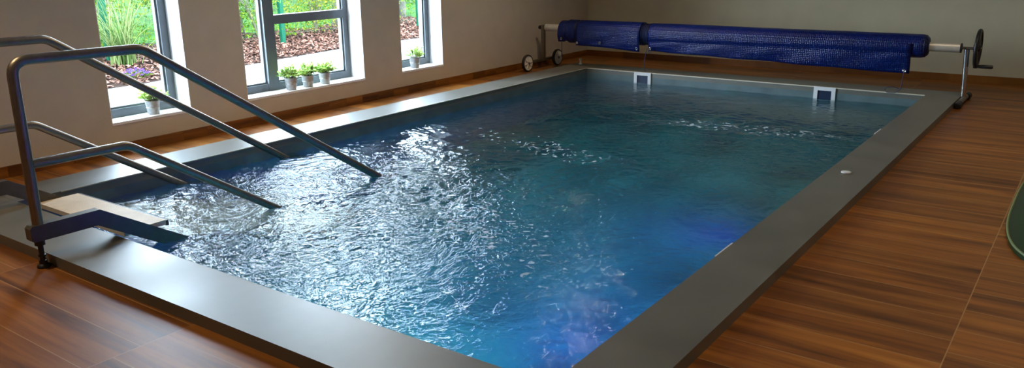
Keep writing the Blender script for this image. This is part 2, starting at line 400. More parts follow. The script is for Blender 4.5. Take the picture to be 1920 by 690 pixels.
# water surface
def water():
    nx, ny = 330, 580
    xs = np.linspace(PX0, PX1, nx); ys = np.linspace(PY0, PY1, ny)
    X, Y = np.meshgrid(xs, ys, indexing='ij')
    rng = np.random.default_rng(4)
    # domain warp keeps the waves from looking like a pattern
    Wx = X + .07*np.sin(2.1*Y+1.3*X) + .03*np.sin(7.3*Y-4.1*X+.7); Wy = Y + .07*np.sin(1.7*X-2.3*Y+2) + .03*np.cos(6.1*X+5.2*Y)
    Z = np.zeros_like(X)
    for lam, amp, n in ((.8, .0018, 10), (.38, .0016, 18), (.26, .0022, 26), (.14, .0016, 34), (.075, .0007, 34)):
        B = np.zeros_like(X)
        for k in range(n):
            L = lam*rng.uniform(.7, 1.35); a = rng.uniform(0, 2*PI); kx, ky = math.cos(a)*2*PI/L, math.sin(a)*2*PI/L
            B += 1.6/math.sqrt(n)*np.sin(kx*Wx+ky*Wy+rng.uniform(0, 2*PI))
        if lam < .3: B = 1.3*(.8-np.sqrt(B*B+.02))          # sharp little crests
        Z += amp*B
    # livelier by the steps and along the jet, calmer by the right hand wall
    act = .55 + .75*np.exp(-(((X+4.0)/1.2)**2+((Y-2.9)/1.5)**2)) + .4*np.exp(-(((X+3.4)/1.2)**2+((Y-4.6)/1.4)**2)) - .15*np.clip((X+2.6), 0, 1)
    jet = np.exp(-((Y-(6.55+.12*(X+1.3)))/.30)**2)*np.clip((-1.3-X)/2.4, 0, 1)*np.exp(-np.clip(-X-4, 0, 3))
    Z = WZ + Z*(act + .6*jet)
    vs = np.stack([X, Y, Z], -1).reshape(-1, 3)
    i = np.arange(nx-1)[:, None]*ny + np.arange(ny-1)[None]
    f = np.stack([i, i+ny, i+ny+1, i+1], -1).reshape(-1, 4)
    me = bpy.data.meshes.new('pool_water'); me.from_pydata(vs.tolist(), [], f.tolist()); me.update()
    o = link('pool_water', me, water_mat()); me.polygons.foreach_set('use_smooth', [True]*len(me.polygons))
    tag(o, 'choppy blue and teal water filling the indoor pool, foaming near the steps', 'water', kind='stuff')
def water_mat():
    m, nt, b = mat('pool_water')
    tc = N(nt, 'ShaderNodeTexCoord'); co = tc.outputs['Object']
    def math_(op, a, b_=None, c=None):
        n = N(nt, 'ShaderNodeMath', operation=op)
        for i, v in enumerate((a, b_, c)):
            if v is None: continue
            if isinstance(v, (int, float)): n.inputs[i].default_value = v
            else: lk(nt, v, n.inputs[i])
        return n.outputs[0]
    def blob(cx, cy, rx, ry, rot=0):
        mp = N(nt, 'ShaderNodeMapping', vector_type='TEXTURE'); mp.inputs['Location'].default_value = (cx, cy, WZ); mp.inputs['Rotation'].default_value = (0, 0, rot); mp.inputs['Scale'].default_value = (rx, ry, 1)
        lk(nt, co, mp.inputs['Vector'])
        g = N(nt, 'ShaderNodeTexGradient', gradient_type='SPHERICAL'); lk(nt, mp.outputs[0], g.inputs['Vector'])
        return g.outputs['Fac']
    def noise(scale, detail=4, dist=0, rough=.5):
        n = N(nt, 'ShaderNodeTexNoise'); n.inputs['Scale'].default_value = scale; n.inputs['Detail'].default_value = detail; n.inputs['Distortion'].default_value = dist; n.inputs['Roughness'].default_value = rough
        lk(nt, co, n.inputs['Vector']); return n.outputs['Fac']
    # fine ripples
    h = math_('ADD', math_('MULTIPLY', noise(16, 3, 1.2), 1.0), math_('MULTIPLY', noise(42, 3, .8), .45))
    bp = N(nt, 'ShaderNodeBump'); bp.inputs['Distance'].default_value = .013
    lk(nt, h, bp.inputs['Height'])
    st = math_('ADD', .16, math_('MULTIPLY', math_('MINIMUM', math_('ADD', blob(-4.0, 2.9, 1.9, 2.0), blob(-3.1, 3.0, 1.9, 2.4)), 1.0), .70))
    lk(nt, st, bp.inputs['Strength'])
    # water body
    b.inputs['Base Color'].default_value = (.62, .90, .95, 1)
    b.inputs['Transmission Weight'].default_value = 1; b.inputs['IOR'].default_value = 1.33; b.inputs['Roughness'].default_value = .02
    lk(nt, bp.outputs['Normal'], b.inputs['Normal'])
    # fine air bubbles hang in the water and scatter light: more of them where the jets stir it
    air = N(nt, 'ShaderNodeBsdfDiffuse')
    big = noise(.9, 3, .6)
    rp = N(nt, 'ShaderNodeValToRGB'); rp.color_ramp.elements[0].position = .35; rp.color_ramp.elements[1].position = .65
    rp.color_ramp.elements[0].color = (.006, .045, .10, 1); rp.color_ramp.elements[1].color = (.008, .12, .14, 1)
    lk(nt, big, rp.inputs['Fac']); 
    stir = math_('MINIMUM', math_('ADD', math_('MULTIPLY', blob(-4.1, 2.65, .95, .75), 1.3), math_('MULTIPLY', blob(-3.3, 3.0, 1.3, 1.3), .12)), 1.0)
    mc = N(nt, 'ShaderNodeMix', data_type='RGBA'); lk(nt, stir, mc.inputs[0]); lk(nt, rp.outputs['Color'], mc.inputs[6]); mc.inputs[7].default_value = (.32, .37, .36, 1)
    lk(nt, mc.outputs[2], air.inputs['Color'])
    tl = N(nt, 'ShaderNodeBsdfTranslucent'); tl.inputs['Color'].default_value = (.35, .45, .8, 1)
    asum = N(nt, 'ShaderNodeMixShader'); asum.inputs[0].default_value = .4; lk(nt, air.outputs[0], asum.inputs[1]); lk(nt, tl.outputs[0], asum.inputs[2])
    glos = N(nt, 'ShaderNodeMixShader'); 
    af = math_('ADD', .085, math_('MULTIPLY', stir, .22))
    fr = N(nt, 'ShaderNodeFresnel'); fr.inputs['IOR'].default_value = 1.33; lk(nt, bp.outputs['Normal'], fr.inputs['Normal'])
    gl = N(nt, 'ShaderNodeBsdfGlossy'); gl.inputs['Roughness'].default_value = .03; lk(nt, bp.outputs['Normal'], gl.inputs['Normal'])
    wet = N(nt, 'ShaderNodeMixShader'); lk(nt, fr.outputs[0], wet.inputs[0]); lk(nt, asum.outputs[0], wet.inputs[1]); lk(nt, gl.outputs[0], wet.inputs[2])
    lk(nt, af, glos.inputs[0]); lk(nt, b.outputs[0], glos.inputs[1]); lk(nt, wet.outputs[0], glos.inputs[2])
    # surface foam in patches and along the jet of the far right inlet
    patch = math_('MINIMUM', math_('ADD', math_('ADD', math_('MULTIPLY', blob(-4.0, 2.8, 1.5, 1.3), .9), math_('MULTIPLY', blob(-2.55, 3.35, 1.7, .42, -.55), 1.5)),
            math_('ADD', math_('MULTIPLY', blob(-2.3, 6.6, 1.35, .34, .10), 2.0), math_('MULTIPLY', blob(-3.3, 5.1, 1.9, .5, -.25), 1.2))), 1.0)
    vor = N(nt, 'ShaderNodeTexVoronoi'); vor.inputs['Scale'].default_value = 19; lk(nt, co, vor.inputs['Vector'])
    spots = math_('SUBTRACT', noise(24, 5, 1.0, .65), math_('MULTIPLY', vor.outputs['Distance'], .22))
    thr = math_('SUBTRACT', .665, math_('MULTIPLY', patch, .20))
    foam = N(nt, 'ShaderNodeMapRange'); lk(nt, math_('SUBTRACT', spots, thr), foam.inputs['Value']); foam.inputs['From Min'].default_value = 0; foam.inputs['From Max'].default_value = .06
    foam.inputs['To Max'].default_value = .75
    fd = N(nt, 'ShaderNodeBsdfDiffuse'); fd.inputs['Color'].default_value = (.55, .66, .72, 1)
    fin = N(nt, 'ShaderNodeMixShader'); lk(nt, foam.outputs[0], fin.inputs[0]); lk(nt, glos.outputs[0], fin.inputs[1]); lk(nt, fd.outputs[0], fin.inputs[2])
    lk(nt, fin.outputs[0], nt.nodes['Material Output'].inputs['Surface'])
    return m
water()

# ------------------------------------------------------------------ entry steps with rails
SN, SF = -3.896, -4.86                                   # centre planes of the two sides
steps = thing('pool_steps', 'stainless entry steps with two-bar handrails and cream treads over the pool edge', 'pool steps', (-4.39, 1.63, 0))
slope = math.tan(math.radians(33)); sslope = math.tan(math.radians(31))
for X, sgn in ((SN, 1), (SF, -1)):
    y0, yb = 1.585, 1.915
    zt, zl = .210, .133; L = 1.75
    prof = [(y0, zl+.012), (y0+.012, zl), (yb-.02, zl), (yb-.02+L, zl-sslope*L), (yb+L+.03, zt-sslope*L-.03), (yb, zt), (y0+.012, zt), (y0, zt-.012)]
    bm = bmesh.new(); prism(bm, prof, X-.026, X+.026)
    st = obj('stringer', bm, M['dark_steel'], steps, bevel=.003)
    yp = 1.642
    up = fillet([(X, yp-.008, .135), (X, yp, .962), (X, 2.252, .955), (X, 2.252+1.75, .955-slope*1.75)], [.075, .035])
    obj('handrail', TB(up, .0245, 20), M['steel'], steps, smooth=True)
    lo = fillet([(X, yp+.01, .492), (X, 2.112, .490), (X, 2.112+1.45, .490-slope*1.45)], [.035])
    obj('lower_rail', TB(lo, .0225, 18), M['steel'], steps, smooth=True)
    ft = obj('adjustable_foot', LT([(.018, .010), (.018, .034), (.012, .036), (.012, .052), (.017, .054), (.017, .062), (.0125, .064), (.0125, .110), (.023, .110), (.023, .134)], (X, 1.628, 0)), M['black_plastic'], steps, smooth=True)
    obj('foot_pad', LT([(.029, 0), (.030, .006), (.026, .014), (.015, .020)], (X, 1.628, 0)), M['rubber'], ft, smooth=True)
for k in range(5):
    z = .046 - k*.215; y = 2.045 + k*.335 if k else 2.045; d = .232 if k == 0 else .26
    bm = BX(SF+.028, SN-.028, y, y+d, z-.026, z)
    tr = obj('tread', bm, M['tread'], steps, bevel=.004)
    obj('nosing', BX(SF+.03, SN-.028, y+d+.001, y+d+.016, z-.032, z-.003), M['nosing'], tr, bevel=.003)

# ------------------------------------------------------------------ cover reel
RY = 8.45; TZ = .492
reel = thing('cover_reel', 'aluminium pool cover reel on wheels with a black crank wheel, behind the pool', 'pool cover reel', (-3.3, RY, 0))
obj('reel_tube', LT([(.040, 0), (.043, .004), (.043, 4.499), (.040, 4.503)], (-5.567, RY, TZ), 'x', 28), M['alu_tube'], reel, smooth=True)
ax = obj('axle', LT([(.013, 0), (.013, .095)], (-5.655, RY, TZ-.002), 'x', 14), M['steel'], reel, smooth=True)
obj('axle_cap', LT([(.022, 0), (.024, .01), (.024, .035), (.018, .04)], (-5.665, RY, TZ-.002), 'x', 16), M['black_plastic'], ax, smooth=True)
obj('axle', LT([(.012, 0), (.012, .18)], (-1.07, RY, TZ+.002), 'x', 14), M['steel'], reel, smooth=True)
obj('tube_end_cap', LT([(.044, 0), (.044, .012), (.02, .016)], (-1.064, RY, TZ), 'x', 24), M['black_plastic'], reel, smooth=True)
# left stand
bm = bmesh.new(); box(bm, -5.625, -5.585, RY-.022, RY+.022, .09, TZ+.03)
obj('stand_post', bm, M['steel'], reel, bevel=.005)
obj('wheel_axle_bar', BX(-5.640, -5.600, 8.06, 8.72, .085, .115), M['steel'], reel, bevel=.004)
for wy in (8.06, 8.72):
    r = .102
    bm = bmesh.new(); torus(bm, (-5.575, wy, r), .0915, .0105, 'x', 40, 12, 1.9)
    ty = obj('wheel', bm, M['rubber'], reel, smooth=True)
    bm = bmesh.new(); lathe(bm, [(.0845, -.017), (.0845, .017), (.07, .012), (.03, .016)], (-5.575, wy, r), 'x', 40)
    for k in range(8):
        a = k*PI/4+.2; u = Vector((0, math.cos(a), math.sin(a)))
        tube(bm, [Vector((-5.555, wy, r))+u*.016, Vector((-5.555, wy, r))+u*.076], .004, 6)
    obj('wheel_disc', bm, M['wheel_white'], ty)
    obj('wheel_hub', LT([(.014, .018), (.014, .030), (.008, .033)], (-5.575, wy, r), 'x', 16), M['steel'], ty, smooth=True)
# right stand
obj('stand_post', TB([(-.99, RY-.0, .04), (-1.012, RY, TZ-.01)], .023, 20), M['chrome'], reel, smooth=True)
obj('foot_bar', TB([(-.985, 8.10, .033), (-.985, 8.66, .033)], .024, 18), M['steel'], reel, smooth=True)
for y0, y1 in ((8.055, 8.155), (8.60, 8.70)):
    obj('rubber_foot', TB([(-.978, y0, .031), (-.978, y0+.008, .031), (-.978, y1, .031)], [.024, .031, .031], 18), M['rubber'], reel, smooth=True)
bm = bmesh.new(); cw = (-.925, RY, .497)
torus(bm, cw, .158, .017, 'x', 48, 10)
lathe(bm, [(.155, -.006), (.155, .006)], cw, 'x', 48)
lathe(bm, [(.034, -.035), (.036, .01), (.026, .022)], cw, 'x', 24)
for k in range(6):
    a = k*PI/3; u = Vector((0, math.cos(a), math.sin(a))); tube(bm, [Vector(cw)+u*.02, Vector(cw)+u*.155], .011, 8)
hw = obj('hand_wheel', bm, M['black_plastic'], reel, smooth=True)
ha = Vector((0, -.05, -.155)) + Vector(cw)
bm = bmesh.new(); lathe(bm, [(.018, -.012), (.018, .02), (.012, .022), (.014, .03), (.017, .06), (.017, .13), (.012, .142)], tuple(ha), 'x', 18)
obj('crank_handle', bm, M['black_plastic'], hw, smooth=True)

# solar cover wound on the reel
cover = thing('bubble_cover', 'blue bubble solar cover rolled on the reel tube with its edge hanging down', 'pool cover', (-3.3, RY, TZ))
def rcz(x):   # centre height and radius of the roll along x
    t_ = (x+5.33)/4.0
    return .462 + (.494-.462)*min(1, max(0, t_))**.9
def roll(name, secs, m, seed=1, parent=cover, ns=56):
    bm = bmesh.new(); rnd = random.Random(seed); rings = []
    ph = [rnd.uniform(0, 6.28) for _ in range(6)]
    for x, r in secs:
        ring = []
        for k in range(ns):
            a = 2*PI*k/ns
            rr = r*(1 + .010*math.sin(3*a+ph[0]+x*2) + .006*math.sin(7*a+ph[1]-x*5) + .005*math.sin(x*17+ph[2]+a))
            ring.append(bm.verts.new((x, RY+rr*math.cos(a), rcz(x)+rr*math.sin(a))))
        rings.append(ring)
    for a, b in zip(rings, rings[1:]):
        for k in range(ns): bm.faces.new((a[k], a[(k+1)%ns], b[(k+1)%ns], b[k]))
    bm.faces.new(rings[0][::-1]); bm.faces.new(rings[-1])
    return obj(name, bm, m, parent, smooth=True)
def sp(x0, x1, r0, r1, n): return [(x0+(x1-x0)*i/n, r0+(r1-r0)*i/n) for i in range(n+1)]
roll('rolled_cover', [(-5.325, .085), (-5.324, .112)] + sp(-5.32, -5.215, .117, .12, 4) + [(-5.21, .10)], M['cover'], 1)
roll('rolled_cover', [(-5.212, .11), (-5.208, .134)] + sp(-5.205, -5.10, .137, .134, 4) + [(-5.096, .112)], M['cover'], 2)
roll('rolled_cover', [(-5.098, .105)] + sp(-5.094, -5.07, .118, .118, 2), M['cover_dark'], 3)
roll('rolled_cover', [(-5.073, .11), (-5.068, .126)] + sp(-5.065, -4.24, .128, .126, 24) + [(-4.236, .11)], M['cover'], 4)
bm = bmesh.new()
gap = []
for i in range(13):
    x = -4.238+.1*i/12; gap.append((x, .112+.006*(i % 2)))
roll('rolled_cover', gap, M['cover_dark'], 5); bm.free()
roll('rolled_cover', [(-4.14, .11), (-4.136, .123)] + sp(-4.13, -1.40, .125, .109, 60) + [(-1.37, .107), (-1.345, .098), (-1.325, .078), (-1.318, .05)], M['cover'], 6)
# spiral edges showing at the ends
for x, r in ((-5.328, .075), (-5.328, .10), (-1.338, .085), (-1.352, .098), (-5.209, .128), (-5.098, .126), (-5.084, .124), (-4.228, .120), (-4.150, .118)):
    bm = bmesh.new(); torus(bm, (x, RY, rcz(x)), r, .005, 'x', 40, 6); obj('wound_edge', bm, M['cover_dark'], cover, smooth=True)
def flap(x0, x1, r0, r1, b0, b1, n, seed, lift=.006, A=(70, 175)):
    rnd = random.Random(seed); bm = bmesh.new(); cols = []; ph = [rnd.uniform(0, 6.28) for _ in range(4)]
    for i in range(n+1):
        f = i/n; x = x0+(x1-x0)*f; r = r0+(r1-r0)*f+lift; zb_ = b0+(b1-b0)*f + .003*math.sin(x*9+ph[0])
        col = []
        for k in range(15):
            a = math.radians(A[0] + (A[1]-A[0])*k/14); col.append((x, RY+r*math.cos(a)*1.0, rcz(x)+r*math.sin(a)))
        ly, lz = col[-1][1], col[-1][2]
        for k in range(1, 9):
            g_ = k/8; y = ly + .012*g_*math.sin(x*5+ph[1]) + .004*math.sin(g_*5+x*11+ph[2]) + .02*g_*g_
            col.append((x, y, lz+(zb_-lz)*g_))
        cols.append([bm.verts.new(p) for p in col])
    for a, b in zip(cols, cols[1:]):
        for k in range(len(a)-1): bm.faces.new((a[k], a[k+1], b[k+1], b[k]))
    o = obj('hanging_flap', bm, M['cover'], cover, smooth=True)
    md = o.modifiers.new('thickness', 'SOLIDIFY'); md.thickness = .004
    return o
f0 = flap(-5.322, -5.222, .118, .118, .345, .352, 6, 1)
f1 = flap(-5.068, -4.240, .128, .126, .318, .285, 26, 2)
f2 = flap(-4.135, -1.452, .125, .110, .300, .238, 60, 3, .003, (165, 208))
def grommet(x, z, y=None):
    y = RY-.118 if y is None else y
    bm = bmesh.new(); torus(bm, (x, y-.012, z), .011, .005, 'y', 20, 8); obj('grommet', bm, M['chrome'], cover, smooth=True)
for x, z in ((-5.262, .385), (-5.045, .345), (-4.74, .36), (-4.265, .318), (-4.10, .33), (-1.49, .268)): grommet(x, z, RY-.122 if x < -2 else RY-.105)
def cord(pts): obj('tie_cord', TB(fillet(pts, .02, 5), .0035, 6), M['cord'], cover, smooth=True)
cord([(-5.262, RY-.13, .38), (-5.275, RY-.10, .30), (-5.30, RY-.06, .22), (-5.31, RY-.05, .16)])
cord([(-4.135, RY-.13, .33), (-4.16, RY-.12, .26), (-4.185, RY-.10, .15), (-4.20, RY-.03, .04)])
cord([(-4.10, RY-.13, .32), (-4.09, RY-.14, .285), (-4.12, RY-.14, .28), (-4.12, RY-.13, .31)])
cord([(-1.49, RY-.12, .26), (-1.50, RY-.115, .18), (-1.50, RY-.11, .11), (-1.545, RY-.12, .055), (-1.63, RY-.13, .06), (-1.64, RY-.14, .10), (-1.57, RY-.13, .115), (-1.52, RY-.11, .10)])

# ------------------------------------------------------------------ green mat at the right edge
def mat_outline(inset):
    pts = []; cx, y0, y1, hw_ = .14, 4.08, 6.25, .425
    for k in range(96):
        a = 2*PI*k/96; c, s = math.cos(a), math.sin(a)
        e = 2/3.2
        pts.append((cx + (hw_-inset)*math.copysign(abs(c)**e, c), (y0+y1)/2 + ((y1-y0)/2-inset)*math.copysign(abs(s)**e, s)))
    return pts
mt = thing('exercise_mat', 'dark green rounded vinyl mat with pale piping on the floor, right edge', 'mat', (.13, 5.27, 0))
def slab(pts, z0, z1):
    bm = bmesh.new(); a = [bm.verts.new((x, y, z0)) for x, y in pts]; b = [bm.verts.new((x, y, z1)) for x, y in pts]
    bm.faces.new(a[::-1]); bm.faces.new(b); n = len(pts)
    for i in range(n): bm.faces.new((a[i], a[(i+1)%n], b[(i+1)%n], b[i]))
    return bm
obj('mat_pad', slab(mat_outline(.006), 0, .028), M['green_foam'], mt, bevel=.006)
o_ = mat_outline(.005); obj('piping', TB([(x, y, .027) for x, y in o_] + [(o_[0][0], o_[0][1], .027)], .006, 8, cap=False), M['green_rim'], mt, smooth=True)

# ------------------------------------------------------------------ potted plants on the sills
def leaf(V, F, c, d, up, L, W, fold=.25):
    """a folded pointed leaf: 6 vertices, 4 triangles/quads"""
    d = d.normalized(); s = d.cross(up)
    if s.length < 1e-3: s = d.cross(Vector((1, .3, 0)))
    s.normalize(); n = s.cross(d)
    i = len(V)
    V += [c, c+d*L*.4+s*W*.5+n*W*fold, c+d*L, c+d*L*.4-s*W*.5+n*W*fold, c+d*L*.45]
    F += [(i, i+1, i+4), (i+1, i+2, i+4), (i, i+4, i+3), (i+4, i+2, i+3)]
def from_lists(name, V, F, m, parent=None):
    me = bpy.data.meshes.new(name); me.from_pydata([tuple(v) for v in V], [], F); me.update()
    return link(name, me, m, parent)
def pot_plant(y, x, label, seed, group=None, s=1.0, sparse=False):
    rnd = random.Random(seed)
    z0 = SILL+.006
    p = thing('potted_plant', label, 'potted plant', (x, y, z0), group)
    bm = bmesh.new()
    prof = [(.040, 0), (.041, .004), (.043, .006), (.0485, .05), (.050, .052), (.0485, .054), (.0545, .096), (.0585, .100), (.0585, .106), (.0545, .108), (.052, .100), (.050, .092)]
    lathe(bm, [(r*s, h*s) for r, h in prof], (x, y, z0), 'z', 32)
    obj('pot', bm, M['zinc'], p, smooth=True)
    obj('soil', LT([(.049*s, .088*s), (.049*s, .097*s), (.03*s, .100*s)], (x, y, z0)), M['soil'], p)
    V, F = [], []; SV = bmesh.new()
    ns = 46 if not sparse else 28
    for i in range(ns):
        a = rnd.uniform(0, 2*PI); el = rnd.uniform(.3, 1.5); r0 = rnd.uniform(0, .035)*s
        base = Vector((r0*math.cos(a), r0*math.sin(a), .095*s))
        d = Vector((math.cos(a)*math.cos(el), math.sin(a)*math.cos(el), math.sin(el)))
        Ls = rnd.uniform(.07, .108)*s*(1.0 if not sparse else 1.15)
        end = base + d*Ls*(.9+.2*math.sin(el)) 
        if end.z < .10*s: end.z = .10*s
        mid = (base+end)/2 + Vector((0, 0, .012*s))
        tube(SV, [base, mid, end], .0012*s, 5)
        for k in range(13 if not sparse else 11):
            t_ = .3+.7*k/12; c = base.lerp(mid, t_*2) if t_ < .5 else mid.lerp(end, t_*2-1)
            dd = (d + Vector((rnd.gauss(0, .8), rnd.gauss(0, .8), rnd.gauss(.1, .6)))).normalized()
            leaf(V, F, c, dd, Vector((0, 0, 1)), rnd.uniform(.020, .032)*s, rnd.uniform(.020, .028)*s)
    me = bpy.data.meshes.new('stems'); SV.to_mesh(me); SV.free(); link('stems', me, M['stem'], p)
    from_lists('foliage', V, F, M['pot_leaf'], p)
    return p
G = 'small zinc pot plants on the middle window sill'
pot_plant(3.418, -5.850, 'bushy plant in a zinc pot alone on the window sill nearest the handrails', 11, s=1.0)
pot_plant(4.735, -5.832, 'small green plant in a zinc pot, the one of three nearest the window mullion', 12, G, 1.0)
pot_plant(4.930, -5.835, 'small green plant in a zinc pot, middle one of the three on the middle sill', 13, G, 1.0)
pot_plant(5.135, -5.838, 'small green plant in a zinc pot, the one of three furthest from the window mullion', 14, G, 1.0)
pot_plant(6.375, -5.842, 'loose leafy plant in a zinc pot on the far window sill near the reel', 15, s=1.02, sparse=True)

# ------------------------------------------------------------------ garden outside
def edge_x(y):  # front line of the mulch bed (curved)
    return -8.80 - .42*max(0, min(1, (y-5.0)/2.4)) - .30*max(0, min(1, (y-7.4)/2)) + .25*max(0, min(1, (y-9.4)/2))
def grid_ground(name, f0_, f1_, zf, m, y0=-2, y1=18, ny=80, nx=12):
    V, F = [], []
    for j in range(ny+1):
        y = y0+(y1-y0)*j/ny; a, b = f0_(y), f1_(y)
        for i in range(nx+1):
            x = a+(b-a)*i/nx; V.append((x, y, zf(x, y, i/nx)))
    for j in range(ny):
        for i in range(nx): k = j*(nx+1)+i; F.append((k, k+1, k+nx+2, k+nx+1))
    o = from_lists(name, V, F, m); o['kind'] = 'structure'; return o
grid_ground('paving', lambda y: XL-.33, lambda y: edge_x(y)-.05, lambda x, y, t_: -.0, M['paving'])
rn = random.Random(3)
bedz = lambda x, y, t_: .0 + .17*min(1, t_*1.6) + .02*math.sin(x*9+y*7)*t_
grid_ground('mulch_bed', edge_x, lambda y: -11.2, bedz, M['mulch_base'], ny=100, nx=20)
grid_ground('undergrowth', lambda y: -10.9, lambda y: -20, lambda x, y, t_: .15+.9*t_+.05*math.sin(x*3+y*2), M['grass_ground'])
V, F = [], []
for k in range(15000):
    y = rn.uniform(2.5, 13.5); t_ = rn.random()**.9; x = edge_x(y)+(-11.0-edge_x(y))*t_ + rn.gauss(0, .02)
    c = Vector((x, y, bedz(x, y, max(0, t_))+rn.uniform(.004, .03)))
    d = Vector((rn.gauss(0, 1), rn.gauss(0, 1), rn.gauss(0, .45))).normalized(); s_ = d.cross(Vector((rn.gauss(0, .4), rn.gauss(0, .4), 1))).normalized()
    L, W = rn.uniform(.02, .065), rn.uniform(.008, .02); n_ = s_.cross(d)*.004; i = len(V)
    V += [c-d*L*.5-s_*W, c-d*L*.5+s_*W, c+d*L*.5+s_*W*.7, c+d*L*.5-s_*W*.7, c-d*L*.5-s_*W-n_, c-d*L*.5+s_*W-n_, c+d*L*.5+s_*W*.7-n_, c+d*L*.5-s_*W*.7-n_]
    F += [(i, i+1, i+2, i+3), (i+7, i+6, i+5, i+4), (i, i+4, i+5, i+1), (i+1, i+5, i+6, i+2), (i+2, i+6, i+7, i+3), (i+3, i+7, i+4, i)]
tag(from_lists('bark_mulch', V, F, M['chips']), 'brown and tan bark chips covering the garden bed outside the windows', 'mulch', kind='stuff')

# ornamental grass clump behind the first window
def blades(name, c, n, L0, L1, spread, seed, wid=.012):
    rnd = random.Random(seed); V, F = [], []
    for k in range(n):
        a = rnd.uniform(0, 2*PI); lean = rnd.uniform(.1, spread); L = rnd.uniform(L0, L1); w = wid*rnd.uniform(.6, 1.2)
        b0 = Vector((rnd.gauss(0, .06), rnd.gauss(0, .06), 0)); h = Vector((math.cos(a), math.sin(a), 0)); s_ = Vector((-h.y, h.x, 0))
        i = len(V)
        for j in range(6):
            t_ = j/5; p = b0 + h*(lean*L*t_**1.7) + Vector((0, 0, L*(t_ - .35*lean*t_*t_)))
            V += [Vector(c)+p-s_*w*(1-t_*.9)/2, Vector(c)+p+s_*w*(1-t_*.9)/2+h*.002]
        for j in range(5): F.append((i+2*j, i+2*j+1, i+2*j+3, i+2*j+2))
    return V, F
V, F = blades('g', (-9.72, 5.40, .12), 190, .5, 1.2, .95, 3, .018)
tag(from_lists('ornamental_grass', V, F, M['blade']), 'arching strap-leaved grass clump in the mulch outside the first window', 'plant')
V, F = blades('g', (-10.3, 6.5, .14), 140, .5, 1.0, .75, 5, .014)
tag(from_lists('ornamental_grass', V, F, M['blade']), 'smaller wispy grass clump deeper in the bed, right of the tall strap-leaved one', 'plant')
# purple flowers
fl = thing('purple_flowers', 'low clump of purple flowers in the bark mulch outside the first window', 'flowers', (-9.05, 5.13, .05))
V, F = [], []; V2, F2 = [], []
for k in range(150):
    a = rn.uniform(0, 2*PI); r = .16*math.sqrt(rn.random()); c = Vector((r*math.cos(a), r*math.sin(a)*1.1, .03+.08*(1-(r/.16)**2)*rn.uniform(.5, 1)))
    for q in range(4):
        leaf(V, F, c, Vector((math.cos(q*PI/2+k), math.sin(q*PI/2+k), .5)), Vector((0, 0, 1)), .014, .011)
    leaf(V2, F2, c-Vector((0, 0, .03)), Vector((rn.gauss(0, 1), rn.gauss(0, 1), .6)), Vector((0, 0, 1)), .04, .012)
from_lists('petals', V, F, M['purple'], fl)['kind'] = 'stuff'; from_lists('foliage', V2, F2, M['shrub_mid'], fl)

# shrubs
def shrub(x, y, z, rx, ry, h, n, seed, m, label, ls=.055, group='shrubs beyond the garden bed'):
    rnd = random.Random(seed); n = int(n*1.8); x += .5*(x > -12.5); s = thing('shrub', label, 'shrub', (x, y, z), group)
    V, F = [], []; bm = bmesh.new()
    nst = 16
    tips = []
    for k in range(nst):
        a = rnd.uniform(0, 2*PI); rr = rnd.uniform(.2, .85)
        e = Vector((rx*rr*math.cos(a), ry*rr*math.sin(a), h*rnd.uniform(.55, .98))); m1 = Vector((e.x*.35, e.y*.35, e.z*.5))
        tube(bm, [(0, 0, -.05), m1, e], [.014, .009, .003], 6); tips.append((m1, e))
        for q in range(2):
            b0 = m1.lerp(e, rnd.uniform(0, .6)); e2 = b0+Vector((rnd.gauss(0, rx*.3), rnd.gauss(0, ry*.3), rnd.uniform(.1, .35)*h))
            tube(bm, [b0, e2], [.007, .002], 5, cap=False); tips.append((b0, e2))
    me = bpy.data.meshes.new('branches'); bm.to_mesh(me); bm.free(); link('branches', me, M['stem'], s)
    clumps = [(Vector((rx*math.cos(a)*q, ry*math.sin(a)*q, h*rnd.uniform(.05, .95))), rnd.uniform(.12, .3)) for a, q in [(rnd.uniform(0, 2*PI), rnd.uniform(.1, .95)) for _ in range(42)]]
    for k in range(n):
        c0, r0 = rnd.choice(clumps)
        c = c0 + Vector((rnd.gauss(0, r0*.6), rnd.gauss(0, r0*.6), rnd.gauss(0, r0*.5)))
        c.z = max(.01, c.z)
        leaf(V, F, c, Vector((rnd.gauss(0, 1), rnd.gauss(0, 1), rnd.gauss(-.1, .6))), Vector((rnd.gauss(0, .5), rnd.gauss(0, .5), 1)), ls*rnd.uniform(.7, 1.3), ls*.55*rnd.uniform(.7, 1.2))
    from_lists('foliage', V, F, m, s)
